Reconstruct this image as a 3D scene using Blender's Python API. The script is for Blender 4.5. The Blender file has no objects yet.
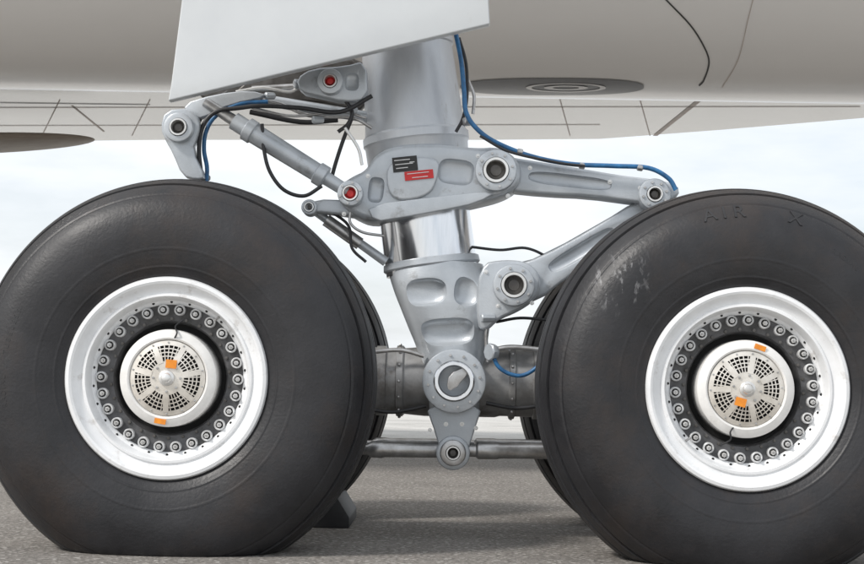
import bpy, bmesh, math, random
from mathutils import Vector, Matrix
random.seed(4)
scene=bpy.context.scene
D=5.2; F=1487.0; CZ=0.63
YAW=18/F; PITCH=98/F; ROLL=math.radians(1.08)
R=(Matrix.Rotation(YAW,3,'Z')@Matrix.Rotation(math.pi/2+PITCH,3,'X')@Matrix.Rotation(ROLL,3,'Z'))
CAM=Vector((0,-D,CZ))
def ray(u,v): return (R@Vector(((u-432)/F,-(v-282)/F,-1))).normalized()
def at(u,v,y):
    d=ray(u,v); return CAM+d*((y+D)/d.y)
def at_z(u,v,z):
    d=ray(u,v); return CAM+d*((z-CZ)/d.z)
def S(y): return (D+y)/F
# ---------------------------------------------------------------- materials
def nd(t,k,**kw):
    n=t.nodes.new(k)
    for a,b in kw.items(): setattr(n,a,b)
    return n
def make_mat(name,c1,c2=None,metal=0.0,rough=0.5,rough2=None,scale=6,detail=6,bump=0.0,bscale=80,spec=0.5,coat=0.0,lo=0.35,hi=0.65,stretch=(1,1,1),third=None,chalk=None,bump2=None):
    m=bpy.data.materials.new(name); m.use_nodes=True; t=m.node_tree
    b=t.nodes['Principled BSDF']
    c2=c2 or tuple(x*0.8 for x in c1)
    tc=nd(t,'ShaderNodeTexCoord'); mp=nd(t,'ShaderNodeMapping'); mp.inputs['Scale'].default_value=stretch
    oi=nd(t,'ShaderNodeObjectInfo'); add=nd(t,'ShaderNodeVectorMath',operation='ADD')
    mul=nd(t,'ShaderNodeMath',operation='MULTIPLY'); mul.inputs[1].default_value=37
    t.links.new(oi.outputs['Random'],mul.inputs[0])
    t.links.new(tc.outputs['Object'],mp.inputs['Vector']); t.links.new(mp.outputs[0],add.inputs[0]); t.links.new(mul.outputs[0],add.inputs[1])
    n=nd(t,'ShaderNodeTexNoise'); n.inputs['Scale'].default_value=scale; n.inputs['Detail'].default_value=detail; n.inputs['Roughness'].default_value=0.62
    t.links.new(add.outputs[0],n.inputs['Vector'])
    r=nd(t,'ShaderNodeValToRGB'); r.color_ramp.elements[0].position=lo; r.color_ramp.elements[1].position=hi
    r.color_ramp.elements[0].color=(*c2,1); r.color_ramp.elements[1].color=(*c1,1)
    t.links.new(n.outputs['Fac'],r.inputs[0])
    col=r.outputs[0]
    if third:
        n3=nd(t,'ShaderNodeTexNoise'); n3.inputs['Scale'].default_value=third[1]; n3.inputs['Detail'].default_value=8; n3.inputs['Roughness'].default_value=0.7
        t.links.new(add.outputs[0],n3.inputs['Vector'])
        r3=nd(t,'ShaderNodeValToRGB'); r3.color_ramp.elements[0].position=third[2]; r3.color_ramp.elements[1].position=third[3]
        t.links.new(n3.outputs['Fac'],r3.inputs[0])
        mx=nd(t,'ShaderNodeMix',data_type='RGBA'); mx.inputs['B'].default_value=(*third[0],1)
        t.links.new(r3.outputs[0],mx.inputs['Factor']); t.links.new(col,mx.inputs['A']); col=mx.outputs['Result']
    if chalk: # scuffed chalk marks around a point of the object: (x,z,radius)
        mc=nd(t,'ShaderNodeMapping'); mc.inputs['Scale'].default_value=(26,3,9); mc.inputs['Rotation'].default_value=(0,.35,0); t.links.new(tc.outputs['Object'],mc.inputs[0])
        nc=nd(t,'ShaderNodeTexNoise'); nc.inputs['Scale'].default_value=1.7; nc.inputs['Detail'].default_value=8; nc.inputs['Roughness'].default_value=.7; t.links.new(mc.outputs[0],nc.inputs['Vector'])
        rc=nd(t,'ShaderNodeValToRGB'); rc.color_ramp.elements[0].position=.55; rc.color_ramp.elements[1].position=.66; t.links.new(nc.outputs['Fac'],rc.inputs[0])
        dist=nd(t,'ShaderNodeVectorMath',operation='DISTANCE'); dist.inputs[1].default_value=(chalk[0],-.26,chalk[1]); t.links.new(tc.outputs['Object'],dist.inputs[0])
        md=nd(t,'ShaderNodeMapRange'); md.inputs['From Min'].default_value=chalk[2]; md.inputs['From Max'].default_value=chalk[2]*.4; md.inputs['To Min'].default_value=0; md.inputs['To Max'].default_value=.5; t.links.new(dist.outputs['Value'],md.inputs['Value'])
        mm=nd(t,'ShaderNodeMath',operation='MULTIPLY'); t.links.new(md.outputs[0],mm.inputs[0]); t.links.new(rc.outputs[0],mm.inputs[1])
        mx=nd(t,'ShaderNodeMix',data_type='RGBA'); mx.inputs['B'].default_value=(.40,.40,.41,1)
        t.links.new(mm.outputs[0],mx.inputs['Factor']); t.links.new(col,mx.inputs['A']); col=mx.outputs['Result']
    t.links.new(col,b.inputs['Base Color'])
    b.inputs['Metallic'].default_value=metal; b.inputs['Specular IOR Level'].default_value=spec
    b.inputs['Coat Weight'].default_value=coat; b.inputs['Coat Roughness'].default_value=0.12
    rr=nd(t,'ShaderNodeMapRange'); rr.inputs['To Min'].default_value=rough2 if rough2 is not None else rough; rr.inputs['To Max'].default_value=rough
    rr.inputs['From Min'].default_value=0.3; rr.inputs['From Max'].default_value=0.7
    t.links.new(n.outputs['Fac'],rr.inputs['Value']); t.links.new(rr.outputs[0],b.inputs['Roughness'])
    if bump>0:
        nb=nd(t,'ShaderNodeTexNoise'); nb.inputs['Scale'].default_value=bscale; nb.inputs['Detail'].default_value=4
        t.links.new(add.outputs[0],nb.inputs['Vector'])
        bp=nd(t,'ShaderNodeBump'); bp.inputs['Strength'].default_value=bump; bp.inputs['Distance'].default_value=0.004
        t.links.new(nb.outputs['Fac'],bp.inputs['Height']); nrm=bp.outputs[0]
        if bump2:
            n4=nd(t,'ShaderNodeTexNoise'); n4.inputs['Scale'].default_value=bump2[0]; n4.inputs['Detail'].default_value=8; n4.inputs['Roughness'].default_value=.7
            t.links.new(add.outputs[0],n4.inputs['Vector'])
            b2=nd(t,'ShaderNodeBump'); b2.inputs['Strength'].default_value=bump2[1]; b2.inputs['Distance'].default_value=.02
            t.links.new(n4.outputs['Fac'],b2.inputs['Height']); t.links.new(nrm,b2.inputs['Normal']); nrm=b2.outputs[0]
        t.links.new(nrm,b.inputs['Normal'])
    return m
M={}
M['cast']=make_mat('silver_paint_casting',(.54,.57,.60),(.42,.45,.48),metal=.35,rough=.42,rough2=.30,scale=5,bump=.16,bscale=160,third=((.17,.155,.14),9,.58,.80))
M['barrel']=make_mat('silver_paint_barrel',(.60,.625,.655),(.49,.51,.54),metal=.35,rough=.42,rough2=.32,scale=4,bump=.08,bscale=140,third=((.26,.24,.22),8,.60,.82),stretch=(1.6,1.6,.6))
M['chrome']=make_mat('chrome',(.82,.83,.85),(.68,.70,.73),metal=1,rough=.20,rough2=.12,scale=5,stretch=(6,6,.5))
M['steel']=make_mat('steel',(.55,.55,.55),(.36,.35,.34),metal=.8,rough=.38,rough2=.28,scale=20,bump=.1)
M['steelL']=make_mat('bright_steel',(.80,.80,.79),(.64,.63,.61),metal=.6,rough=.36,rough2=.26,scale=14,bump=.08)
M['dark']=make_mat('dark_steel',(.13,.125,.12),(.07,.065,.06),metal=.5,rough=.5,rough2=.38,scale=12,bump=.2)
M['beam']=make_mat('beam_paint',(.34,.34,.34),(.19,.185,.18),metal=.4,rough=.5,rough2=.36,scale=7,bump=.2,third=((.09,.065,.045),6,.55,.72))
M['black']=make_mat('black_rubber_hose',(.025,.025,.028),(.015,.015,.017),rough=.45,scale=30)
M['void']=make_mat('recess_black',(.012,.012,.012),(.008,.008,.008),rough=.8)  # near-black stands in for the shade inside holes and recesses
M['blue']=make_mat('blue_hose',(.03,.17,.38),(.02,.09,.21),rough=.4,scale=30)
M['white']=make_mat('rim_paint',(.82,.83,.84),(.74,.75,.76),rough=.4,rough2=.3,scale=9,bump=.05,third=((.40,.37,.34),14,.58,.80))
M['web']=make_mat('web_paint',(.10,.10,.105),(.04,.04,.04),metal=.2,rough=.5,scale=18,bump=.1)
M['boss']=make_mat('boss_paint',(.74,.75,.76),(.44,.44,.44),metal=.1,rough=.42,scale=40,bump=.1)
M['hub']=make_mat('hub_paint',(.80,.79,.77),(.70,.69,.67),metal=.05,rough=.36,scale=16,bump=.05,third=((.36,.32,.28),12,.62,.8))
M['guard']=make_mat('guard_metal',(.80,.76,.70),(.62,.58,.52),metal=.55,rough=.34,scale=20,bump=.05)
ty=dict(rough=.55,rough2=.38,scale=5,detail=9,bump=.28,bscale=90,spec=.45,third=((.036,.027,.023),2.6,.50,.76),bump2=(7,.09))
M['tyre']=make_mat('tyre_rubber',(.024,.024,.027),(.013,.013,.015),**ty)
M['tyre_m']=make_mat('tyre_rubber_scuffed',(.024,.024,.027),(.013,.013,.015),chalk=(-.47,.38,.15),**ty)
M['tyretxt']=make_mat('tyre_letters',(.025,.025,.027),(.016,.016,.018),rough=.55,scale=30)
M['door']=make_mat('door_paint',(.57,.59,.60),(.52,.54,.555),rough=.38,rough2=.3,scale=2.0,bump=.03,coat=.15,third=((.44,.43,.41),3,.60,.85))
M['body']=make_mat('fuselage_paint',(.88,.865,.845),(.84,.825,.805),rough=.24,rough2=.17,scale=.8,coat=.5,stretch=(.5,1,1))
M['bellyg']=make_mat('belly_grey_paint',(.20,.20,.205),(.15,.15,.155),rough=.35,scale=2,coat=.2)
M['wing']=make_mat('wing_paint',(.90,.88,.84),(.86,.84,.80),rough=.20,rough2=.15,scale=.8,coat=.6,stretch=(.4,1.5,1))
M['seam']=make_mat('seam',(.07,.07,.07),rough=.6)
M['seamL']=make_mat('seam_light',(.62,.54,.49),rough=.6)
M['orange']=make_mat('orange_label',(.85,.30,.02),(.7,.22,.02),rough=.5,scale=50)
M['red']=make_mat('red_label',(.62,.03,.03),(.5,.02,.02),rough=.5)
M['blk']=make_mat('black_label',(.02,.02,.02),rough=.5)
M['ink']=make_mat('white_ink',(.75,.75,.75),rough=.5)
M['chock']=make_mat('chock_rubber',(.03,.03,.032),(.018,.018,.02),rough=.6,scale=10,bump=.3)
# ---------------------------------------------------------------- helpers
def empty(name,loc=(0,0,0)):
    e=bpy.data.objects.new(name,None); e.location=loc; e.empty_display_size=.2; scene.collection.objects.link(e); return e
def mesh_obj(name,verts,faces,mat,parent=None,sharp=35,loc=None):
    me=bpy.data.meshes.new(name); me.from_pydata([tuple(v) for v in verts],[],faces); 
    bm=bmesh.new(); bm.from_mesh(me); bmesh.ops.remove_doubles(bm,verts=bm.verts,dist=1e-6); bmesh.ops.recalc_face_normals(bm,faces=bm.faces); bm.to_mesh(me); bm.free()
    me.materials.append(mat); o=bpy.data.objects.new(name,me); scene.collection.objects.link(o)
    if parent: o.parent=parent
    smooth(me,sharp)
    return o
def smooth(me,sharp=35):
    me.polygons.foreach_set('use_smooth',[True]*len(me.polygons)); me.set_sharp_from_angle(angle=math.radians(sharp)); me.update()
def bake(o,sharp=35):
    dg=bpy.context.evaluated_depsgraph_get(); ev=o.evaluated_get(dg); me=bpy.data.meshes.new_from_object(ev,depsgraph=dg)
    o.modifiers.clear(); o.data=me; smooth(me,sharp)
def frame(a):
    a=a.normalized(); t=Vector((0,0,1)) if abs(a.z)<.9 else Vector((1,0,0))
    u=a.cross(t).normalized(); v=u.cross(a).normalized(); return a,u,v
def lathe(name,prof,c,axis,mat,parent=None,seg=64,sharp=35,closed=False,phase=0):
    a,u,v=frame(Vector(axis)); c=Vector(c); vs=[];fs=[]
    for (r,t) in prof:
        for i in range(seg):
            th=phase+2*math.pi*i/seg; vs.append(c+a*t+(u*math.cos(th)+v*math.sin(th))*r)
    n=len(prof)
    for j in range(n if closed else n-1):
        for i in range(seg):
            k=(i+1)%seg; jj=(j+1)%n
            fs.append((j*seg+i,j*seg+k,jj*seg+k,jj*seg+i))
    return mesh_obj(name,vs,fs,mat,parent,sharp)
def rod(name,p0,p1,r0,r1,mat,parent=None,seg=40,ch=.004):
    p0=Vector(p0);p1=Vector(p1); L=(p1-p0).length; ch=min(ch,r0*.4,r1*.4)
    return lathe(name,[(0,0),(r0-ch,0),(r0,ch),(r1,L-ch),(r1-ch,L),(0,L)],p0,p1-p0,mat,parent,seg)
def rodp(name,pts,p0,p1,mat,parent,seg=56):
    p0=Vector(p0);p1=Vector(p1); L=(p1-p0).length
    return lathe(name,[(0,pts[0][0]*L)]+[(r,f*L) for f,r in pts]+[(0,pts[-1][0]*L)],p0,p1-p0,mat,parent,seg)
def chaikin(p,n=2,closed=True):
    for _ in range(n):
        q=[]
        for i in range(len(p)):
            a=Vector(p[i]);b=Vector(p[(i+1)%len(p)]); q+= [a*.75+b*.25,a*.25+b*.75]
        p=q
    return p
def superq(name,c,rx,ry,rz,e=.6,rot=0,seg=40):
    vs=[];fs=[]
    def pw(x,p): return math.copysign(abs(x)**p,x)
    N=20
    for j in range(N+1):
        ph=-math.pi/2+math.pi*j/N
        for i in range(seg):
            th=2*math.pi*i/seg
            r=pw(math.cos(ph),.7); x=rx*r*pw(math.cos(th),e); z=rz*r*pw(math.sin(th),e); y=ry*pw(math.sin(ph),.8)
            vs.append(Vector((x*math.cos(rot)-z*math.sin(rot),y,x*math.sin(rot)+z*math.cos(rot)))+Vector(c))
    for j in range(N):
        for i in range(seg):
            k=(i+1)%seg; fs.append((j*seg+i,j*seg+k,(j+1)*seg+k,(j+1)*seg+i))
    return mesh_obj(name,vs,fs,M['void'])
def carve(o,cutters,sharp=35,bev=0):
    for c in cutters:
        m=o.modifiers.new('b','BOOLEAN'); m.operation='DIFFERENCE'; m.object=c; m.solver='EXACT'
    if bev:
        b=o.modifiers.new('bv','BEVEL'); b.width=bev; b.segments=3; b.limit_method='ANGLE'; b.angle_limit=math.radians(38)
    bpy.context.view_layer.update()
    bake(o,sharp)
    for c in cutters: bpy.data.objects.remove(c)
def plate(name,pts,y0,y1,mat,parent=None,bev=.01,round_n=2,cut=None,sharp=40):
    p=[(x,y,0) for x,y in pts]
    if round_n: p=chaikin(p,round_n)
    q=[at(v[0],v[1],y0) for v in p]; n=len(q)
    vs=q+[Vector((v.x,y1,v.z)) for v in q]
    fs=[tuple(range(n)),tuple(range(2*n-1,n-1,-1))]+[(i,(i+1)%n,n+(i+1)%n,n+i) for i in range(n)]
    o=mesh_obj(name,vs,fs,mat,parent)
    if bev:
        b=o.modifiers.new('bv','BEVEL'); b.width=bev; b.segments=4; b.limit_method='ANGLE'; b.angle_limit=math.radians(50)
        bpy.context.view_layer.update(); bake(o,sharp)
    if cut: carve(o,cut,sharp,bev=.003)
    return o
def catmull(p,n=10):
    p=[Vector(x) for x in p]; q=[p[0]*2-p[1]]+p+[p[-1]*2-p[-2]]; out=[]
    for i in range(1,len(q)-2):
        for k in range(n):
            t=k/n; a,b,c,d=q[i-1],q[i],q[i+1],q[i+2]
            out.append(.5*((2*b)+(c-a)*t+(2*a-5*b+4*c-d)*t*t+(3*b-3*c+d-a)*t**3))
    out.append(p[-1]); return out
def hose(name,pts,rpx,mat,parent,y=None):
    w=[at(p[0],p[1],p[2] if len(p)>2 else y) for p in pts]
    w=catmull(w,8); r=rpx*S(w[0].y)
    cu=bpy.data.curves.new(name,'CURVE'); cu.dimensions='3D'; sp=cu.splines.new('POLY'); sp.points.add(len(w)-1)
    for i,v in enumerate(w): sp.points[i].co=(*v,1)
    cu.bevel_depth=r; cu.bevel_resolution=4; cu.use_fill_caps=True
    cu.materials.append(mat); o=bpy.data.objects.new(name,cu); scene.collection.objects.link(o); o.parent=parent; return o
def lug(name,u,v,y0,depth,ro,ri,mat,parent,inner='dark',bolts=0,pin=True):
    s=S(y0); c=at(u,v,y0); ro*=s; ri*=s
    o=lathe(name,[(ri,depth*.9),(ri,.006),(ri+.002,0),(ro-.007,0),(ro-.002,.002),(ro,.008),(ro,depth)],c,(0,1,0),mat,parent,48)
    lathe(name+'_bush',[(ri*.98,.05),(ri*.98,-.006),(ri*.96,-.008),(ri*.78,-.008),(ri*.76,-.004),(ri*.76,.05)],c,(0,1,0),M['steelL'],parent,40)
    if pin: lathe(name+'_pin',[(ri*.76,.03),(ri*.45,.026),(ri*.42,.012),(0,.010)],c,(0,1,0),M[inner],parent,32)
    for i in range(bolts):
        th=2*math.pi*(i+.3)/bolts; rr=(ro+ri)/2
        lathe(name+'_bolt',[(0,-.007),(.0055,-.007),(.006,-.005),(.006,.002)],c+Vector((math.cos(th)*rr,0,math.sin(th)*rr)),(0,1,0),M['steel'],parent,6,20)
    return o
# ---------------------------------------------------------------- wheel meshes (built once, local coords, axle = +Y)
RT=.733
half=[(.352,-.200),(.357,-.224),(.375,-.238),(.41,-.252),(.46,-.263),(.52,-.266),(.575,-.258),(.620,-.241),(.656,-.214),(.682,-.184),(.702,-.150),(.716,-.115),(.725,-.08),(.731,-.04),(RT,0)]
dense=catmull([(a,b,0) for a,b in half],12)
def prof_at(r):
    for i in range(len(dense)-1):
        if dense[i].x<=r<=dense[i+1].x:
            a,b=dense[i],dense[i+1]; t=(r-a.x)/max(1e-9,b.x-a.x); return a.lerp(b,t).y,(b-a).normalized()
    return dense[-1].y,Vector((0,1,0))
prof=[]
for i in range(len(dense)):
    p=dense[i].copy(); a=dense[max(0,i-1)]; b=dense[min(len(dense)-1,i+1)]; t=(b-a).normalized(); n=Vector((-t.y,t.x,0))
    if n.dot(Vector((p.x-.52,p.y,0)))<0: n=-n
    off=0
    for yg in (.032,.098,.162):
        if abs(abs(p.y)-yg)<.0065 and p.x>.6: off=-.012
    for rg,h in ((.392,.002),(.455,.0015),(.652,-.0025)):
        if abs(p.x-rg)<.0035: off+=h
    p+=n*off; prof.append((p.x,p.y))
full=prof+[(r,-y) for r,y in reversed(prof[:-1])]
SEG=176; tv=[];tf=[]
AX=.62
for r,y in full:
    for i in range(SEG):
        th=2*math.pi*i/SEG; x=r*math.cos(th); z=r*math.sin(th); yy=y
        if z<-.30 and abs(y)>.1:
            k=min(1,max(0,(-z-.30)/.32)); k=k*k*(3-2*k)*math.exp(-(x/.28)**2); yy=y*(1+.035*k)
        zl=-AX-.003
        h=.012; dlt=z-zl; z=zl+.5*(dlt+math.sqrt(dlt*dlt+4*h*h))-h*math.exp(-abs(dlt)*6)
        z=max(z,zl)
        tv.append((x,yy,z))
for j in range(len(full)-1):
    for i in range(SEG):
        k=(i+1)%SEG; tf.append((j*SEG+i,j*SEG+k,(j+1)*SEG+k,(j+1)*SEG+i))
tyre_me=mesh_obj('tyre_src',tv,tf,M['tyre'],sharp=60)
src=[]
Y=(0,1,0); O=(0,0,0)
rim=lathe('rim',[(.350,-.15),(.354,-.195),(.358,-.215),(.358,-.232),(.353,-.240),(.342,-.243),(.334,-.239),(.328,-.226),(.316,-.216),(.303,-.212),(.298,-.219),(.290,-.220),(.285,-.211),(.281,-.188),(.276,-.174),(.266,-.168),(.262,-.160)],O,Y,M['white'],None,160); src.append(rim)
web=lathe('wheel_web',[(.270,-.160),(.262,-.158),(.205,-.150),(.199,-.140),(.196,-.09),(.10,-.085),(.10,.22),(.30,.22),(.345,.20),(.345,-.10)],O,Y,M['web'],None,128); src.append(web)
drum=lathe('hub_cover',[(.170,-.08),(.173,-.09),(.173,-.188),(.171,-.196),(.165,-.201),(.150,-.206),(.143,-.209),(.138,-.207),(.134,-.200),(.132,-.165),(0,-.165)],O,Y,M['hub'],None,128); src.append(drum)
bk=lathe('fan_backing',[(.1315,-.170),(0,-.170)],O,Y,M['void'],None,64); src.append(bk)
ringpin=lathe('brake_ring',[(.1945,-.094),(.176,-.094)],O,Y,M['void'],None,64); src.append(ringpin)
def guard_y(r): return -.203-.020*(1-(r/.133)**2)
def cyl_ring(r0,r1,th=.003):
    return lathe('g',[(r0,guard_y(r0)),(r1,guard_y(r1)),(r1,guard_y(r1)+th),(r0,guard_y(r0)+th)],O,Y,M['guard'],None,96,closed=True)
gp=[cyl_ring(.116,.133),cyl_ring(.1025,.1065),cyl_ring(.089,.093),cyl_ring(.0755,.0795),cyl_ring(.0001,.060)]
def bar(th,w,r0,r1,dy=0.0006):
    n=5; vs=[];fs=[]
    c=Vector((math.cos(th),0,math.sin(th))); t=Vector((-math.sin(th),0,math.cos(th)))
    for i in range(n+1):
        r=r0+(r1-r0)*i/n
        for sy in (-dy,.0025):
            for sg in (-1,1):
                vs.append(c*r+t*sg*w/2+Vector((0,guard_y(r)+sy,0)))
    for i in range(n):
        b=i*4; fs+=[(b,b+1,b+5,b+4),(b+2,b+3,b+7,b+6),(b,b+2,b+6,b+4),(b+1,b+3,b+7,b+5)]
    return mesh_obj('g',vs,fs,M['guard'])
NS=7
for i in range(NS):
    th=2*math.pi*i/NS+.2; gp.append(bar(th,.020,.055,.120,.0012))
    for k in range(1,6):
        gp.append(bar(th+2*math.pi/NS*(k/6.0),.0032,.058,.119))
gp.append(lathe('g',[(.028,-.222),(.027,-.231),(.019,-.235),(.016,-.242),(.012,-.245),(0,-.246)],O,Y,M['steelL'],None,40))
for i in range(8):
    th=2*math.pi*i/8; gp.append(lathe('g',[(.0045,-.215),(.0045,-.226),(0,-.227)],(math.cos(th)*.048,0,math.sin(th)*.048),Y,M['steel'],None,8))
for i in range(14):
    th=2*math.pi*(i+.5)/14; gp.append(lathe('g',[(.0035,-.20),(.0035,-.208),(0,-.209)],(math.cos(th)*.126,0,math.sin(th)*.126),Y,M['steel'],None,8))
def join(objs,name):
    for o in bpy.context.selected_objects: o.select_set(False)
    for o in objs: o.select_set(True)
    bpy.context.view_layer.objects.active=objs[0]; bpy.ops.object.join(); o=bpy.context.view_layer.objects.active; o.name=name; o.select_set(False); return o
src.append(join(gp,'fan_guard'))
NB=26; bo=[]
for i in range(NB):
    th=2*math.pi*i/NB; c=Vector((math.cos(th)*.2445,0,math.sin(th)*.2445))
    bo.append(lathe('b',[(.0200,-.152),(.0195,-.172),(.0168,-.175),(.0135,-.173),(.0130,-.166)],c,Y,M['boss'],None,20))
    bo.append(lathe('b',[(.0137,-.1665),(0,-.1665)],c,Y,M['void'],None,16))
    bo.append(lathe('b',[(.0090,-.160),(.0090,-.181),(.0078,-.184),(.005,-.184)],c,Y,M['steelL'],None,6,20,phase=i))
    bo.append(lathe('b',[(.0048,-.180),(.0048,-.190),(.004,-.192),(0,-.192)],c,Y,M['steel'],None,10))
    t2=th+math.pi/NB; c2=Vector((math.cos(t2)*.2715,0,math.sin(t2)*.2715))
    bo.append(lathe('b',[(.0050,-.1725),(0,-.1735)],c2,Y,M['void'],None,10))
    c3=Vector((math.cos(t2)*.2125,0,math.sin(t2)*.2125))
    bo.append(lathe('b',[(.006,-.150),(.0055,-.157),(0,-.158)],c3,Y,M['dark'],None,10))
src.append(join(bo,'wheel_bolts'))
def label(r,th,w,h,y):
    c=Vector((math.cos(th)*r,y,math.sin(th)*r)); a=random.uniform(-.2,.3)
    X=Vector((math.cos(a),0,math.sin(a)))*w/2; Z=Vector((-math.sin(a),0,math.cos(a)))*h/2
    vs=[c-X-Z,c+X-Z,c+X+Z,c-X+Z]; vs+=[v+Vector((0,.004,0)) for v in vs]
    return mesh_obj('l',vs,[(0,1,2,3),(4,5,6,7),(0,1,5,4),(1,2,6,5),(2,3,7,6),(3,0,4,7)],M['orange'])
src.append(join([label(.052,math.radians(73),.038,.030,-.2285),label(.154,math.radians(262),.040,.018,-.2105)],'orange_labels'))
v1=rod('v',(.285*math.cos(.9),-.19,.285*math.sin(.9)),(.262*math.cos(.9),-.215,.262*math.sin(.9)),.005,.004,M['steel'],None,10)
cu=bpy.data.curves.new('c','CURVE'); cu.dimensions='3D'; sp=cu.splines.new('POLY')
w=catmull([(.02,-.205,.14),(.03,-.215,.16),(.02,-.19,.185),(.045,-.17,.21)],8); sp.points.add(len(w)-1)
for i,v in enumerate(w): sp.points[i].co=(*v,1)
cu.bevel_depth=.003; cu.materials.append(M['black']); co=bpy.data.objects.new('c',cu); scene.collection.objects.link(co)
bpy.context.view_layer.update(); cm=bpy.data.meshes.new_from_object(co.evaluated_get(bpy.context.evaluated_depsgraph_get())); bpy.data.objects.remove(co)
c2=bpy.data.objects.new('sensor_cable',cm); scene.collection.objects.link(c2); src.append(join([c2,v1],'sensor_cable'))
def letters(txt,r,ang0,size,sp,ex=.0012):
    out=[]
    a=math.radians(ang0)
    for ch in txt:
        adv=size*(.75 if ch!='I' else .42)*sp
        if ch!=' ':
            cu=bpy.data.curves.new('t','FONT'); cu.body=ch; cu.size=size; cu.extrude=ex; cu.align_x='CENTER'
            o=bpy.data.objects.new('t',cu); scene.collection.objects.link(o); bpy.context.view_layer.update()
            me=bpy.data.meshes.new_from_object(o.evaluated_get(bpy.context.evaluated_depsgraph_get())); bpy.data.objects.remove(o)
            th=a-adv/2/r
            y,t=prof_at(r+size*.35); rad=Vector((math.cos(th),0,math.sin(th)))
            up=(rad*t.x+Vector((0,1,0))*t.y).normalized(); right=Vector((math.sin(th),0,-math.cos(th))); nrm=right.cross(up)
            pos=rad*(r+size*.35)+Vector((0,y,0))-up*size*.35
            mt=Matrix(((right.x,up.x,nrm.x,pos.x),(right.y,up.y,nrm.y,pos.y),(right.z,up.z,nrm.z,pos.z),(0,0,0,1)))
            me.transform(mt); me.materials.clear(); me.materials.append(M['tyretxt'])
            o=bpy.data.objects.new('t',me); scene.collection.objects.link(o); out.append(o)
        a-=adv/r
    return out
LA=letters('AIR  X',.600,106,.075,1.15,.0016)
LB=letters('RADIAL   TUBELESS',.560,60,.026,1.1,.0008)+letters('TL 1400x530 R23',.60,165,.028,1.1,.0008)+letters('36 PR   235 MPH',.41,150,.020,1.1,.0008)
LA=join(LA,'sidewall_brand_letters'); LB=join(LB,'sidewall_letters')
hubs=[at(166,378,.03),at(748,388,.03)]
def make_wheel(x,y,spin,far,lrot,big):
    e=empty('landing_gear_wheel',(x,y,AX))
    t=bpy.data.objects.new('tyre',tyre_me.data); scene.collection.objects.link(t); t.parent=e
    if big: t.material_slots[0].link='OBJECT'; t.material_slots[0].material=M['tyre_m']
    for s in src+([LB,LA] if big else [LB]):
        o=bpy.data.objects.new(s.name.split('.')[0],s.data); scene.collection.objects.link(o); o.parent=e
        o.rotation_euler=(0,-(spin if s not in (LA,LB) else lrot),math.pi if far else 0)
for (h,spin,lr,big) in ((hubs[0],0,2.3,False),(hubs[1],math.radians(170),0,True)):
    make_wheel(h.x,.265,spin,False,lr,big)
    make_wheel(h.x,.265+1.4,spin+.4,True,lr,False)
for s in src+[LA,LB,tyre_me]: bpy.data.objects.remove(s)
# ---------------------------------------------------------------- landing gear
G=empty('aircraft_landing_gear',(0,.965,0))
gear_parts_before=set(bpy.data.objects)
P=None
YC=.965; s=S(YC)
def A(u,v,y=YC): return at(u,v,y)
top=A(398,-40)
rodp('main_barrel',[(0,.185),(.36,.190),(.365,.197),(.385,.197),(.39,.190),(.70,.205),(.76,.212),(.77,.222),(.80,.222),(.81,.215),(1,.205)],top,A(421,190),M['barrel'],P)
rodp('barrel_gland',[(0,.196),(.10,.212),(.62,.214),(.68,.208),(.72,.202),(.96,.202),(1,.196)],A(419,182),A(425,214),M['cast'],P)
rodp('piston',[(0,.190),(1,.190)],A(421,190),A(432,272),M['chrome'],P,96)
rodp('piston_collar',[(0,.192),(.1,.199),(.8,.202),(1,.197)],A(431,260),A(432,268),M['cast'],P)
yc0=.735
def q(u,v,y,rx,ry,rz,rot=0,e=.6): return superq('cut',at(u,v,y),rx*S(y),ry,rz*S(y),e,rot)
plate('collar_casting',[(338,186),(352,176),(366,170),(374,154),(398,144),(440,143),(475,148),(500,146),(520,160),(522,184),(505,195),(478,202),(440,210),(400,216),(372,222),(352,214),(338,202)],yc0,1.0,M['cast'],P,.022,2,
  [q(456,172,yc0,18,.03,13,-.1),q(376,190,yc0,8,.03,13,-.1),q(455,200,yc0-.01,22,.018,3.5,.15)])
plate('collar_raised_pad',[(388,158),(440,156),(438,178),(430,196),(398,202),(386,190)],yc0-.022,yc0+.03,M['cast'],P,.010,2)
plate('collar_web',[(366,205),(440,196),(500,190),(478,203),(440,211),(400,218),(374,222)],yc0-.02,yc0+.05,M['cast'],P,.006,1)
lug('torque_link_pivot',496,170,yc0-.05,.22,21,13,M['cast'],P,'dark',8)
yl=.80
plate('upper_torque_link',[(505,156),(530,160),(580,168),(620,175),(655,179),(678,184),(680,196),(662,206),(635,202),(590,196),(545,194),(505,190)],yl-.03,yl+.10,M['cast'],P,.012,1,
  [q(570,181,yl-.03,42,.018,6.5,-.10)])
plate('upper_torque_link_back',[(500,160),(580,169),(655,180),(655,198),(590,194),(505,190)],yl+.26,yl+.36,M['cast'],P,.01,1)
lug('torque_link_apex',655,194,yl-.07,.30,16,8,M['cast'],P,'dark',8)
plate('lower_torque_link',[(512,266),(540,257),(590,230),(640,198),(657,204),(652,222),(614,248),(567,278),(540,300),(515,302)],yl+.02,yl+.14,M['cast'],P,.012,1,
  [q(582,250,yl+.02,38,.02,7,.56)])
plate('lower_torque_link_back',[(512,264),(540,257),(640,200),(650,214),(567,276),(515,300)],yl+.28,yl+.36,M['cast'],P,.01,1)
secs=[(264,389,483,.195,2.0),(275,389,486,.20,2.3),(292,394,492,.205,3),(310,401,493,.205,3.2),(330,409,489,.20,3.2),(350,417,487,.185,3),(370,421,486,.18,3),(395,424,484,.17,3),(415,429,479,.14,3),(435,436,471,.10,2.6),(446,441,467,.07,2.4)]
vs=[];fs=[];NSG=72
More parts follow.
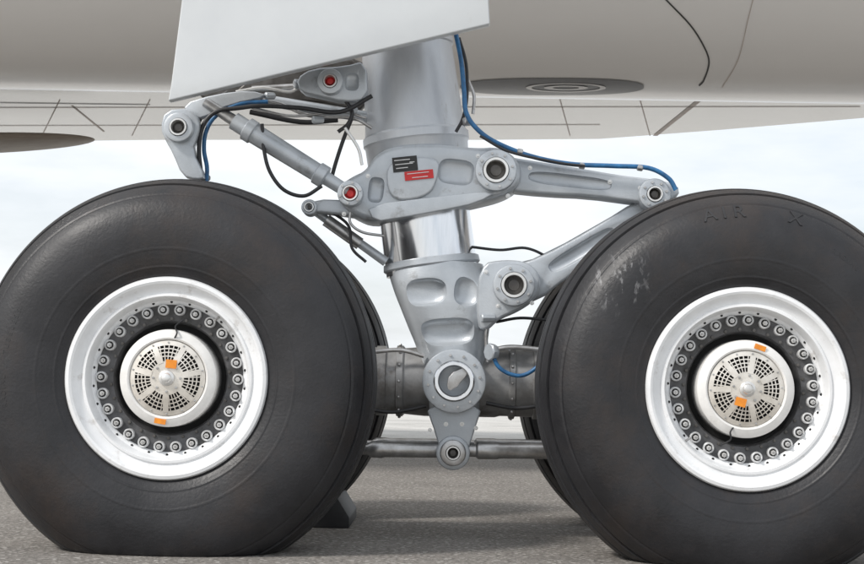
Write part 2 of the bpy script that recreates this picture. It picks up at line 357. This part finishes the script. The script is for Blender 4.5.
fine=catmull([(a,b,c) for a,b,c,d,e in secs],4); fd=catmull([(d,e,0) for a,b,c,d,e in secs],4)
for p,dd in zip(fine,fd):
    v,u0,u1=p; L0=A(u0,v);R0=A(u1,v); c=(L0+R0)/2; hw=(R0-L0).length/2; hd=dd.x; e=2/dd.y
    for i in range(NSG):
        th=2*math.pi*i/NSG; cx=math.cos(th); sy=math.sin(th)
        vs.append(Vector((c.x+hw*math.copysign(abs(cx)**e,cx),YC+hd*math.copysign(abs(sy)**e,sy),c.z)))
n=len(fine)
for j in range(n-1):
    for i in range(NSG):
        k=(i+1)%NSG; fs.append((j*NSG+i,j*NSG+k,(j+1)*NSG+k,(j+1)*NSG+i))
fs.append(tuple(range(NSG))); fs.append(tuple(range((n-1)*NSG,n*NSG)))
fork=mesh_obj('fork_casting',vs,fs,M['cast'],P,50)
yf=.765
carve(fork,[q(424,292,yf,23,.035,14,.10,.75),q(467,291,yf,13,.035,15,-.1,.75),q(447,332,yf,28,.045,14,.08,.65)],45,.004)
plate('fork_right_lug',[(478,264),(505,259),(530,262),(542,278),(538,298),(520,310),(500,318),(488,330),(476,330)],yf+.0,yf+.22,M['cast'],P,.02,2)
lug('lower_link_pivot',514,285,yf-.05,.26,21,13,M['cast'],P,'dark',8)
lug('bogie_pivot',454,381,.70,.3,32,20,M['cast'],P,'steelL',12,False)
c=at(454,381,.70)
lathe('bogie_pivot_tube',[(20*S(.7),-.012),(19*S(.7),-.016),(16*S(.7),-.016),(15*S(.7),-.01),(14*S(.7),.45),(0,.45)],c,(0,1,0),M['chrome'],P,64)
plate('pivot_retainer',[(449,374),(466,366),(470,372),(452,392),(446,388)],.70,.72,M['steel'],P,.003,1)
plate('fork_tail_plate',[(424,402),(484,402),(472,438),(466,458),(441,458),(437,438)],.77,.80,M['cast'],P,.006,1)
lug('brake_rod_pivot',453,453,.72,.2,13,7,M['steel'],P,'dark',0)
lug('brake_rod_pivot_shoulder',453,453,.755,.2,17,12,M['cast'],P,'dark',0,False)
zb=AX+.005
p0=Vector((hubs[0].x,YC,zb)); p1=Vector((hubs[1].x,YC,zb))
Lb=(p1-p0).length
def fx(u): return (A(u,381).x-p0.x)/Lb
rb=.143
rodp('bogie_beam',[(0,.13),(fx(376),rb*.96),(fx(377),rb),(fx(386),rb),(fx(387),rb*.93),(fx(396),rb*.93),(fx(397),rb*1.02),(fx(403),rb*1.02),(fx(405),rb*.95),(fx(425),rb),(fx(495),rb*1.0),(fx(500),rb*.96),(fx(508),rb*.96),(fx(509),rb*1.04),(fx(514),rb*1.04),(fx(515),rb*.97),(fx(532),rb*.97),(fx(533),rb*1.03),(fx(540),rb*1.03),(fx(541),rb*.95),(1,.13)],p0,p1,M['beam'],P,72)
for u in (400,511):
    for k in range(14):
        th=math.pi*2*k/14; c=Vector((A(u,381).x,YC+math.cos(th)*rb*1.03,zb+math.sin(th)*rb*1.03))
        rod('beam_bolt',c,c+Vector((0,math.cos(th),math.sin(th)))*.009,.007,.006,M['steel'],P,6)
hose('beam_pipe',[(372,352),(400,350),(424,356)],2.2,M['steel'],P,.80)
hose('beam_pipe',[(486,352),(510,347),(545,350)],2.4,M['steel'],P,.80)
hose('beam_pipe',[(486,403),(515,408),(545,405)],2.0,M['black'],P,.82)
hose('beam_pipe',[(372,410),(395,412),(426,406)],1.8,M['black'],P,.82)
for h in hubs:
    rod('axle',(h.x,.1,AX),(h.x,1.83,AX),.085,.085,M['steel'],P)
    for yy,sg in ((.30,1),(1.63,-1)):
        lathe('brake_pack',[(.09,0),(.20,0),(.21,.02*sg),(.21,.25*sg),(.19,.28*sg),(.09,.29*sg)],(h.x,yy+.15*sg,AX),(0,1,0),M['dark'],P,64)
for yy in (.80,1.18):
    a=at(300,449,.80);b=at(600,451,.80); a=Vector((hubs[0].x+.15,yy,a.z)); b=Vector((hubs[1].x-.15,yy,b.z))
    rodp('brake_rod',[(0,.02),(.30,.022),(.31,.033),(.335,.035),(.34,.031),(.47,.031),(.475,.026),(.55,.026),(.555,.035),(.60,.035),(.605,.032),(1,.03)],a,b,M['steel'],P)
    for hx,p in ((hubs[0].x,a),(hubs[1].x,b)):
        rod('brake_arm',(hx,yy,AX),(p.x,yy,p.z),.035,.03,M['dark'],P)
ya=.72
sp=S(ya)
rodp('stay_actuator',[(0,9*sp),(.10,9*sp),(.11,12*sp),(.17,12*sp),(.18,10.5*sp),(.72,9.5*sp),(.73,11.5*sp),(.80,11.5*sp),(.81,7*sp),(1,6.5*sp)],at(234,121,ya),at(348,192,ya),M['cast'],P)
rodp('stay_rod_upper',[(0,5*sp),(1,6*sp)],at(205,102,ya),at(236,122,ya),M['steel'],P,24)
lug('stay_end',350,193,ya-.05,.12,13,8,M['cast'],P,'red',6)
lug('small_stay_end',309,207,ya+.02,.08,8,5,M['cast'],P,'dark',0)
rodp('small_stay',[(0,4*sp),(1,5*sp)],at(310,208,ya+.12),at(386,262,ya+.16),M['cast'],P,20)
rodp('small_stay_sleeve',[(0,6.5*sp),(1,6.5*sp)],at(326,220,ya+.12),at(360,244,ya+.14),M['steel'],P,20)
plate('clevis',[(304,203),(330,198),(372,205),(376,220),(345,215),(320,212),(306,212)],ya+.04,ya+.14,M['cast'],P,.008,1)
plate('door_bracket',[(165,110),(190,108),(200,120),(198,134),(192,150),(206,178),(196,180),(182,176),(172,152),(166,142),(160,128)],ya-.06,ya+.0,M['cast'],P,.008,1)
lug('door_bracket_lug',178,127,ya-.10,.10,15,9,M['cast'],P,'dark',0)
plate('door_arm',[(182,104),(215,94),(250,90),(270,96),(230,104),(204,118),(190,118)],ya,ya+.05,M['cast'],P,.006,1)
plate('upper_bracket',[(296,78),(312,68),(345,66),(366,60),(368,100),(345,102),(318,96),(300,92)],ya-.02,ya+.06,M['cast'],P,.01,1,[q(352,82,ya-.02,7,.02,9)])
lug('upper_bracket_lug',330,81,ya-.07,.10,13,7,M['cast'],P,'red',0)
plate('upper_bracket_back',[(232,86),(300,60),(370,60),(370,112),(330,104),(300,100),(250,104)],ya+.30,ya+.36,M['dark'],P,.008,1)
plate('bay_shade_plate',[(196,80),(300,60),(372,58),(372,92),(330,88),(280,92),(236,100),(200,100)],ya+.5,ya+.56,M['dark'],P,.008,1)  # dark plate stands in for the shadowed bay structure below the door
rodp('upper_link',[(0,6*sp),(1,6*sp)],at(238,96,ya+.1),at(372,118,ya+.2),M['cast'],P,24)
rodp('upper_link',[(0,4*sp),(1,4*sp)],at(252,90,ya+.18),at(352,84,ya+.18),M['steel'],P,24)
H=lambda nm,pts,r,m,y: hose(nm,pts,r,M[m],P,y)
H('black_hose',[(372,96),(340,112),(300,108),(262,106),(240,108),(216,112),(203,126),(199,148),(201,172),(204,184)],2.3,'black',.70)
H('blue_hose',[(268,102),(240,104),(216,116),(206,132),(204,150),(207,168),(206,186)],2.2,'blue',.73)
H('black_hose',[(228,92),(212,102),(200,120),(194,142),(196,170)],2.0,'black',.76)
H('black_hose',[(262,124),(264,150),(270,172),(284,190),(304,196),(322,186)],1.9,'black',.69)
H('black_hose',[(352,118),(344,138),(336,162),(330,184)],2.0,'black',.80)
H('steel_pipe',[(248,98),(280,104),(310,116),(352,118),(372,128)],1.8,'steel',.78)
H('steel_pipe',[(252,108),(292,116),(340,112),(366,118)],1.5,'steel',.76)
H('black_hose',[(250,112),(300,122),(338,120)],2.6,'black',.84)
H('steel_pipe',[(345,128),(358,148),(362,165)],1.6,'steelL',.72)
H('black_hose',[(325,208),(348,225),(352,248),(366,262)],1.5,'black',.80)
H('steel_pipe',[(352,206),(350,222),(362,232),(384,236)],1.4,'steel',.76)
H('steel_pipe',[(236,92),(262,88),(290,92),(300,84)],1.6,'steelL',.75)
H('black_hose',[(345,100),(352,112),(348,124),(338,132)],2.0,'black',.73)
H('blue_hose',[(455,30),(461,60),(464,90),(466,112),(476,128),(495,142),(530,156),(570,164),(612,166),(648,168),(668,178),(676,190)],2.4,'blue',.72)
H('black_hose',[(459,38),(466,64),(467,96),(463,118),(456,132)],1.7,'black',.75)
H('black_hose',[(480,136),(510,152),(560,163),(585,166)],1.4,'black',.70)
H('steel_pipe',[(473,114),(474,96),(468,80)],1.7,'steel',.78)
H('black_hose',[(472,247),(500,250),(525,248),(545,256),(556,268)],1.4,'black',.90)
H('blue_hose',[(492,352),(498,366),(510,374),(524,375),(538,366),(548,352)],2.0,'blue',.74)
H('steel_pipe',[(488,316),(486,338),(488,362)],2.0,'steel',.78)
H('black_hose',[(496,322),(520,318),(548,320)],1.5,'black',.86)
for (u,v) in ((520,152),(582,166),(640,168)):
    c=at(u,v,.72); rod('hose_clamp',c-Vector((.012,0,-.002)),c+Vector((.012,0,-.002)),.013,.013,M['steel'],P,16)
for (u,v,w,h) in ((488,318,14,9),(492,352,7,18),(467,122,8,9),(352,110,10,8),(248,102,12,10),(205,178,10,7),(270,96,10,8),(300,84,12,10),(318,120,11,8)):
    rod('fitting',at(u-w/2,v,.74),at(u+w/2,v,.76),h/2*S(.74),h/2.3*S(.74),M['steel'] if (u%2) else M['cast'],P,8)
def box_px(nm,u,v,w,h,y,t,mat,rot=0):
    a=at(u-w/2,v-h/2,y);b=at(u+w/2,v+h/2,y); c=(a+b)/2; hw=w/2*S(y);hh=h/2*S(y)
    X=Vector((math.cos(rot),0,math.sin(rot)))*hw;Z=Vector((-math.sin(rot),0,math.cos(rot)))*hh
    f=[c-X-Z,c+X-Z,c+X+Z,c-X+Z]; vs=f+[p+Vector((0,t,0)) for p in f]
    return mesh_obj(nm,vs,[(0,1,2,3),(4,5,6,7),(0,1,5,4),(1,2,6,5),(2,3,7,6),(3,0,4,7)],mat,P)
yp=yc0-.026
box_px('placard_black',405,164,25,15,yp,.003,M['blk'],.12)
box_px('placard_red',419,175,29,9,yp-.002,.003,M['red'],.12)
for i,(u,v,w) in enumerate(((402,160,16),(404,164,18),(402,168,12),(412,162,5))): box_px('placard_print',u,v,w,.8,yp-.002,.002,M['ink'],.12)
for i,(u,v,w) in enumerate(((418,173,22),(420,177,16))): box_px('placard_print',u,v,w,.7,yp-.004,.002,M['ink'],.12)
for k in range(9):
    u=384+k*10; v=213-k*1.2
    c=at(u,v,.765-.03*math.sin(math.pi*k/8)); lathe('gland_bolt',[(0,-.008),(.007,-.008),(.008,-.005),(.008,.03)],c,(0,1,0),M['steel'],P,6,20)
for (u,v,y) in ((384,212,yc0),(368,176,yc0),(478,156,yc0),(508,196,yc0),(344,214,yc0),(530,168,.77),(610,182,.77),(640,188,.77),(430,430,.77),(476,428,.77),(446,424,.77),(462,424,.77),(498,306,yf),(486,272,yf),(532,303,yf)):
    c=at(u,v,y); lathe('stud',[(0,-.008),(.004,-.008),(.0055,-.006),(.0055,-.002),(.009,-.002),(.009,.004)],c,(0,1,0),M['steelL'],P,10,20)
for o in set(bpy.data.objects)-gear_parts_before:
    if o.parent is None:
        o.parent=G; o.matrix_parent_inverse=Matrix.Translation((0,-.965,0))
# ---------------------------------------------------------------- gear door
DR=empty('landing_gear_door',(0,0,0))
plate('door_panel',[(190,-120),(488,-120),(488,-10),(490,24),(330,62),(168,101),(171,84),(183,-10)],.42,.47,M['door'],DR,.006,0)
plate('door_seal',[(188,-60),(484,-60),(486,21),(330,58),(174,96)],.472,.49,M['dark'],DR,.002,0)
# ---------------------------------------------------------------- fuselage belly
FU=empty('aircraft_fuselage',(0,5,4.2))
yb,ab,bb=5.0,2.9,4.2
def tangent_zc(v):
    d=ray(432,v); m=d.z/d.y; c=CZ+m*D
    return m*yb+c+math.sqrt(ab*ab*m*m+bb*bb)
zbc=tangent_zc(97)
def belly(u,v,off=0):
    d=ray(u,v); a_,b_=ab+off,bb+off
    oy=CAM.y-yb; oz=CAM.z-zbc
    A_=(d.y/a_)**2+(d.z/b_)**2; B_=2*(oy*d.y/a_**2+oz*d.z/b_**2); C_=(oy/a_)**2+(oz/b_)**2-1
    dis=B_*B_-4*A_*C_
    if dis<0: dis=0
    t=(-B_-math.sqrt(dis))/(2*A_); return CAM+d*t
vs=[];fs=[];n=192;xs=[-16,-10,-6,-3,0,3,6,10,16]
for x in xs:
    for i in range(n):
        th=2*math.pi*i/n; vs.append((x,yb+ab*math.cos(th),zbc+bb*math.sin(th)*(1 if math.sin(th)<0 else .45)))
for j in range(len(xs)-1):
    for i in range(n):
        k=(i+1)%n; fs.append((j*n+i,j*n+k,(j+1)*n+k,(j+1)*n+i))
fs.append(tuple(range(n))); fs.append(tuple(range((len(xs)-1)*n,len(xs)*n)))
o=mesh_obj('belly_fairing',vs,fs,M['body'],None,40); o.parent=FU; o.matrix_parent_inverse=Matrix.Translation((0,-5,-4.2))
def strip(nm,pts,w,mat,off=.004):
    p=[Vector((a,b,0)) for a,b in pts]; p=catmull(p,12); vs=[];fs=[]
    for i,a in enumerate(p):
        b=p[min(i+1,len(p)-1)]; c=p[max(i-1,0)]; t=(b-c).normalized(); nn=Vector((-t.y,t.x,0))*w/2
        vs+=[belly(a.x+nn.x,a.y+nn.y,off),belly(a.x-nn.x,a.y-nn.y,off)]
    for i in range(len(p)-1): fs.append((2*i,2*i+1,2*i+3,2*i+2))
    o=mesh_obj(nm,vs,fs,mat); o.parent=FU; o.matrix_parent_inverse=Matrix.Translation((0,-5,-4.2)); return o
strip('panel_seam',[(655,-12),(668,2),(690,25),(703,45),(709,62),(704,80),(699,86)],1.6,M['seam'])
strip('panel_seam_fine',[(756,-12),(748,20),(738,60),(722,88)],.8,M['seamL'])
def patch(nm,cu_,cv_,ru,rv,mat,off,r0=0,e=1.0):
    vs=[];fs=[];NA=72;NR=12
    for j in range(NR+1):
        k=r0+(1-r0)*j/NR
        for i in range(NA):
            th=2*math.pi*i/NA; c=math.cos(th); s_=math.sin(th)
            vs.append(belly(cu_+ru*k*math.copysign(abs(c)**e,c),cv_+rv*k*math.copysign(abs(s_)**e,s_),off))
    for j in range(NR):
        for i in range(NA):
            k=(i+1)%NA; fs.append((j*NA+i,j*NA+k,(j+1)*NA+k,(j+1)*NA+i))
    o=mesh_obj(nm,vs,fs,mat,None,60); o.parent=FU; o.matrix_parent_inverse=Matrix.Translation((0,-5,-4.2))
patch('belly_grey_panel',552,87,92,8.5,M['bellyg'],.005,0,.8)
patch('access_cover_ring',566,88,40,4.5,M['body'],.009,.86)
patch('access_cover_ring',566,88,22,2.2,M['body'],.009,.6)
# ---------------------------------------------------------------- far wing
WG=empty('aircraft_wing',(0,12,3.4))
zw=3.25
def hang(o,e): o.parent=e; o.matrix_parent_inverse=Matrix.Translation(-Vector(e.location))
far=[(-500,146),(-100,143),(160,140),(480,140),(600,139),(720,130),(864,118),(1000,110)]
fp=[at_z(u,v,zw) for u,v in far]
nr=[Vector((p.x,6.0,zw)) for p in fp]
vs=fp+nr+[p+Vector((0,-.3,.5)) for p in fp]; n=len(fp)
fs=[(i,i+1,n+i+1,n+i) for i in range(n-1)]+[(i,i+1,2*n+i+1,2*n+i) for i in range(n-1)]
hang(mesh_obj('wing_underside',vs,fs,M['wing'],None,30),WG)
def wline(u0,v0,u1,v1,w=.02,mat='seamL'):
    a=at_z(u0,v0,zw-.004);b=at_z(u1,v1,zw-.004); t=(b-a).normalized(); nn=Vector((-t.y,t.x,0))*w/2
    hang(mesh_obj('wing_seam',[a+nn,b+nn,b-nn,a-nn],[(0,1,2,3)],M[mat]),WG)
for v in (108,126): wline(-20,v,600 if v>120 else 860,v-1,.03)
for u in (60,150,560,640): wline(u,100,u-18 if u<300 else u+10,136,.010)
wline(700,100,655,136,.05,'seamL'); wline(72,106,104,132,.02,'seamL'); wline(0,103,150,105,.03,'seam'); 
c=at(-40,150,9.5)
bm=bmesh.new(); bmesh.ops.create_uvsphere(bm,u_segments=48,v_segments=24,radius=1)
me=bpy.data.meshes.new('flap_track_pod'); bm.to_mesh(me); bm.free(); me.materials.append(make_mat('pod_paint',(.36,.31,.26),(.30,.25,.21),rough=.5)); smooth(me)
o=bpy.data.objects.new('flap_track_pod',me); scene.collection.objects.link(o); o.scale=(1.35,.4,.085); o.location=c+Vector((0,0,.06)); o.rotation_euler=(0,math.radians(-3),0); hang(o,WG)
# ---------------------------------------------------------------- chock
CH=empty('wheel_chock',(at(325,528,1.1).x,1.4,0))
def chock(cx,y0,y1):
    c=[(-.10,0),(.10,0),(.10,.045),(.045,.13),(.0,.145),(-.02,.13)]
    vs=[(cx+a,y0,b+.001) for a,b in c]+[(cx+a,y1,b+.001) for a,b in c]; n=6
    fs=[tuple(range(n)),tuple(range(n,2*n))]+[(i,(i+1)%n,n+(i+1)%n,n+i) for i in range(n)]
    o=mesh_obj('chock_body',vs,fs,M['chock']); b=o.modifiers.new('b','BEVEL'); b.width=.006; b.segments=2; bpy.context.view_layer.update(); bake(o); return o
hang(chock(CH.location.x+.0,1.12,1.62),CH)
# ---------------------------------------------------------------- ground
def ground_mat(name,dk,lt,stone,vs_=80):
    gm=bpy.data.materials.new(name); gm.use_nodes=True; t=gm.node_tree; b=t.nodes['Principled BSDF']
    tc=nd(t,'ShaderNodeTexCoord')
    def noise(sc,det=6,ro=.6):
        n=nd(t,'ShaderNodeTexNoise'); n.inputs['Scale'].default_value=sc; n.inputs['Detail'].default_value=det; n.inputs['Roughness'].default_value=ro; t.links.new(tc.outputs['Object'],n.inputs['Vector']); return n
    n1=noise(55,6,.8); n2=noise(1.1,7,.65); v=nd(t,'ShaderNodeTexVoronoi'); v.inputs['Scale'].default_value=vs_; t.links.new(tc.outputs['Object'],v.inputs['Vector'])
    r1=nd(t,'ShaderNodeValToRGB'); e=r1.color_ramp.elements; e[0].position=.38; e[0].color=(*dk,1); e[1].position=.62; e[1].color=(*lt,1)
    t.links.new(n1.outputs['Fac'],r1.inputs[0])
    r2=nd(t,'ShaderNodeValToRGB'); e=r2.color_ramp.elements; e[0].position=.32; e[0].color=(.76,.75,.74,1); e[1].position=.68; e[1].color=(1.1,1.09,1.08,1); t.links.new(n2.outputs['Fac'],r2.inputs[0])
    mx=nd(t,'ShaderNodeMix',data_type='RGBA',blend_type='MULTIPLY'); mx.inputs['Factor'].default_value=1; t.links.new(r1.outputs[0],mx.inputs['A']); t.links.new(r2.outputs[0],mx.inputs['B'])
    rv=nd(t,'ShaderNodeValToRGB'); e=rv.color_ramp.elements; e[0].position=.12; e[0].color=(1,1,1,1); e[1].position=.24; e[1].color=(0,0,0,1)
    t.links.new(v.outputs['Color'],rv.inputs[0])
    m2=nd(t,'ShaderNodeMix',data_type='RGBA'); m2.inputs['B'].default_value=(*stone,1)
    t.links.new(rv.outputs[0],m2.inputs['Factor']); t.links.new(mx.outputs['Result'],m2.inputs['A'])
    t.links.new(m2.outputs['Result'],b.inputs['Base Color']); b.inputs['Roughness'].default_value=.85
    bp=nd(t,'ShaderNodeBump'); bp.inputs['Strength'].default_value=.8; bp.inputs['Distance'].default_value=.008; t.links.new(n1.outputs['Fac'],bp.inputs['Height']); t.links.new(bp.outputs[0],b.inputs['Normal'])
    return gm
mesh_obj('ground',[(-900,-300,0),(900,-300,0),(900,1500,0),(-900,1500,0)],[(0,1,2,3)],ground_mat('asphalt',(.095,.088,.081),(.40,.375,.345),(.48,.46,.43)))
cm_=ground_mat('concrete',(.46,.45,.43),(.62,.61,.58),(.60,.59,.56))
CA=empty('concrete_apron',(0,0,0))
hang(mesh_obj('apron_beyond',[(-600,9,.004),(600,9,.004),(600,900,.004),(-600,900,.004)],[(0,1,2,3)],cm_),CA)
hang(mesh_obj('bounce_sheet_outboard',[(-600,-290,.004),(600,-290,.004),(600,-1.2,.004),(-600,-1.2,.004)],[(0,1,2,3)],cm_),CA)  # unseen bright sheet, added to bounce light up onto the belly
# ---------------------------------------------------------------- light
w=bpy.data.worlds.new('World'); scene.world=w; w.use_nodes=True; t=w.node_tree
bg=t.nodes['Background']; sky=nd(t,'ShaderNodeTexSky'); sky.sky_type='NISHITA'; sky.sun_disc=False
SE,SA=math.radians(42),math.radians(235)
sky.sun_elevation=SE; sky.sun_rotation=SA; sky.dust_density=2.5; sky.air_density=1.0
tc=nd(t,'ShaderNodeTexCoord'); mp=nd(t,'ShaderNodeMapping'); mp.inputs['Scale'].default_value=(1,1,4.0); t.links.new(tc.outputs['Generated'],mp.inputs[0])
n=nd(t,'ShaderNodeTexNoise'); n.inputs['Scale'].default_value=3.2; n.inputs['Detail'].default_value=7; n.inputs['Roughness'].default_value=.55; t.links.new(mp.outputs[0],n.inputs['Vector'])
cr=nd(t,'ShaderNodeValToRGB'); cr.color_ramp.elements[0].position=.36; cr.color_ramp.elements[1].position=.60; t.links.new(n.outputs['Fac'],cr.inputs[0])
mr=nd(t,'ShaderNodeMapRange'); mr.inputs['To Min'].default_value=.60; mr.inputs['To Max'].default_value=1; t.links.new(cr.outputs[0],mr.inputs['Value'])
mx=nd(t,'ShaderNodeMix',data_type='RGBA'); mx.inputs['B'].default_value=(6.9,7.15,7.4,1)
t.links.new(mr.outputs[0],mx.inputs['Factor']); t.links.new(sky.outputs[0],mx.inputs['A']); t.links.new(mx.outputs['Result'],bg.inputs['Color']); bg.inputs['Strength'].default_value=.15
sl=bpy.data.lights.new('sun','SUN'); sl.energy=2.8; sl.angle=math.radians(9); sl.color=(1,.96,.91)
so=bpy.data.objects.new('sun',sl); scene.collection.objects.link(so)
sd=Vector((math.sin(SA)*math.cos(SE),math.cos(SA)*math.cos(SE),math.sin(SE)))
so.rotation_euler=sd.to_track_quat('Z','Y').to_euler(); so.location=sd*30
# ---------------------------------------------------------------- camera
cd=bpy.data.cameras.new('camera'); cd.sensor_width=36; cd.lens=36*F/864; cd.clip_end=4000; cd.clip_start=.05
co=bpy.data.objects.new('camera',cd); scene.collection.objects.link(co); co.location=CAM; co.rotation_euler=R.to_euler(); scene.camera=co
scene.view_settings.view_transform='Standard'; scene.view_settings.look='None'; scene.view_settings.exposure=0
